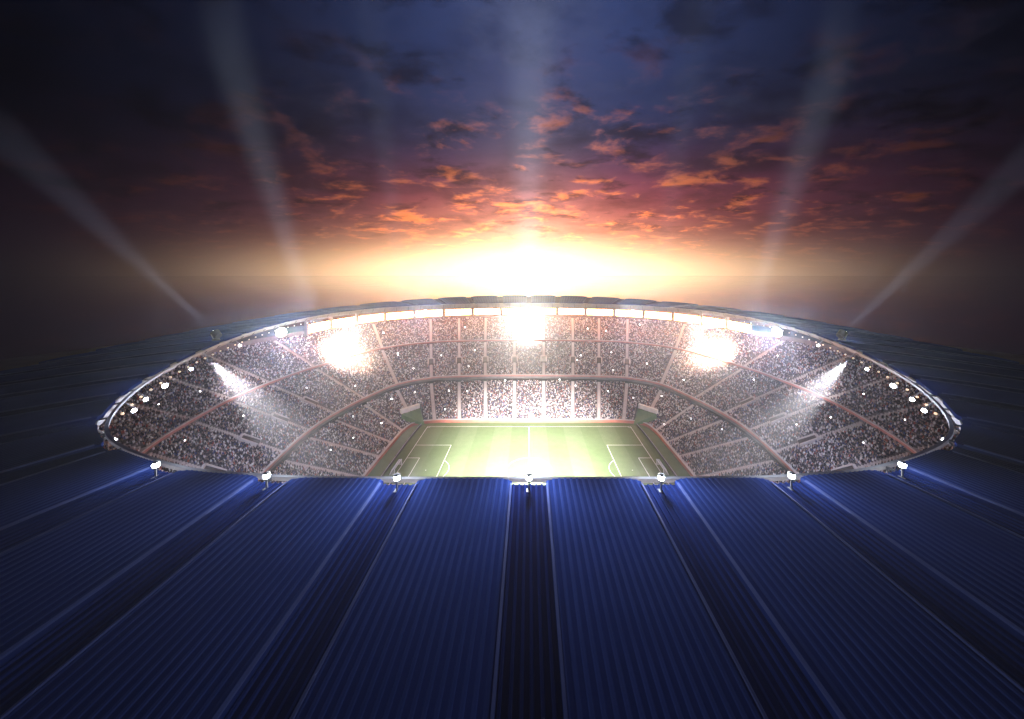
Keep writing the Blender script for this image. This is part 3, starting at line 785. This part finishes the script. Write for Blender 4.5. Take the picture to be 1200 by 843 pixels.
# ------------------------------------------------------------------ sky and sun
SUN_EL = 2.5
w = bpy.data.worlds.new('World'); scene.world = w; w.use_nodes = True
T = NT(w.node_tree); T.n.clear()
out = T.new('ShaderNodeOutputWorld'); bg = T.new('ShaderNodeBackground'); T.l.new(bg.outputs[0], out.inputs[0])
sky = T.new('ShaderNodeTexSky'); sky.sky_type = 'NISHITA'; sky.sun_disc = False; sky.sun_elevation = R(SUN_EL); sky.sun_rotation = 0.0
sky.air_density = 2.0; sky.dust_density = 3.0
g = T.new('ShaderNodeTexCoord').outputs['Generated']; s = T.sep(g)
az = T.m('ARCTAN2', s[0], s[1]); el = T.m('ARCSINE', T.m('MAXIMUM', T.m('MINIMUM', s[2], 1.0), -1.0))
azd = T.m('MULTIPLY', az, 180/math.pi); eld = T.m('MULTIPLY', el, 180/math.pi)
def gauss(v, c, wd): 
    q = T.m('DIVIDE', T.m('SUBTRACT', v, c), wd); return T.m('EXPONENT', T.m('MULTIPLY', T.m('MULTIPLY', q, q), -1.0))
elp = T.m('MAXIMUM', eld, 0.0)
# cloud sheet coordinates: flat layer seen from below
den = T.m('ADD', T.m('MAXIMUM', s[2], 0.0), .16)
cp = T.xyz(T.m('DIVIDE', s[0], den), T.m('MULTIPLY', T.m('DIVIDE', s[1], den), 1.25), .0)
n1 = T.noise(cp, 1.3, 8, .58, .1)         # large cloud masses
n2 = T.noise(T.vm('ADD', cp, (7.3, 2.1, 0)), 3.0, 9, .62, .25)     # broken cloud
n3 = T.noise(T.vm('ADD', cp, (1.7, 9.2, 3)), 3.8, 9, .6, .35)   # lit wisps
side = gauss(azd, 3.0, 31.0)
side2 = gauss(azd, 2.0, 29.0)
def rgb(c): return (*c, 1)
def cs(col, f): return T.scale(T.xyz(*col), f)
blue = cs((.028, .048, .150), T.m('ADD', T.m('MULTIPLY', side, T.smooth(eld, 8, 40, .55, 1.25)), .03))
red = cs((.50, .050, .028), T.m('MULTIPLY', gauss(eld, 9.0, 7.0), gauss(azd, 3, 25)))
maroon = cs((.020, .005, .007), T.m('MULTIPLY', gauss(eld, 6.0, 5.0), gauss(azd, 0, 46)))
a36 = T.m('DIVIDE', T.m('ABSOLUTE', azd), 45.0); sg4 = T.m('EXPONENT', T.m('MULTIPLY', T.m('POWER', a36, 4.0), -1.0))
thin = T.m('ADD', T.m('MULTIPLY', gauss(azd, 0, 26), .4), .6)
orange = cs((1.5, .60, .17), T.m('MULTIPLY', gauss(T.m('DIVIDE', elp, thin), 0.0, 8.6), T.m('MULTIPLY', sg4, gauss(azd, 0, 30))))
core = cs((2.0, 1.5, .85), T.m('MULTIPLY', gauss(T.m('DIVIDE', elp, thin), 0.0, 5.0), T.m('MULTIPLY', sg4, gauss(azd, 0, 30))))
halo = cs((.55, .42, .34), T.m('MULTIPLY', gauss(azd, 0, 9.5), T.m('EXPONENT', T.m('DIVIDE', elp, -10.0))))
base = T.vm('ADD', T.vm('ADD', T.vm('ADD', blue, red), T.vm('ADD', orange, core)), T.vm('ADD', maroon, halo))
# clouds dim the sky and turn it slate; their edges catch the low sun
mass = T.smooth(n1, .40, .68); brk = T.smooth(n2, .46, .66)
dim = T.m('SUBTRACT', 1.0, T.m('MULTIPLY', T.m('MAXIMUM', T.m('MULTIPLY', mass, .55), T.m('MULTIPLY', brk, .62)), T.smooth(eld, 3, 11)))
skyc = T.scale(base, dim)
slate = cs((.055, .066, .115), T.m('MULTIPLY', T.m('MULTIPLY', T.m('MULTIPLY', mass, T.smooth(n3, .35, .7)), side), T.smooth(eld, 10, 30)))
edge = T.m('MULTIPLY', T.smooth(n3, .47, .66), T.smooth(n2, .42, .58))
litb = T.m('ADD', T.m('MULTIPLY', gauss(eld, 8.5, 5.5), 1.0), T.m('MULTIPLY', gauss(eld, 20, 7), .2))
lit = cs((2.3, .58, .10), T.m('MULTIPLY', T.m('MULTIPLY', edge, litb), gauss(azd, 3, 24)))
tot = T.vm('ADD', T.vm('ADD', skyc, slate), lit)
below = T.smooth(eld, -1.5, -.2)
tot = T.scale(tot, T.m('MAXIMUM', below, .05))
nis = T.scale(sky.outputs[0], T.m('MULTIPLY', gauss(azd, 0, 30), .004))
T.l.new(T.vm('ADD', tot, nis), bg.inputs['Color']); bg.inputs['Strength'].default_value = 1.0
w.cycles.sampling_method = 'MANUAL'; w.cycles.sample_map_resolution = 512

sd_ = bpy.data.lights.new('sun', 'SUN'); sd_.energy = .12; sd_.angle = R(.5); sd_.color = (1, .55, .28)
so = bpy.data.objects.new('sun', sd_); COL.objects.link(so); so.rotation_euler = (R(-(90-SUN_EL)), 0, 0)
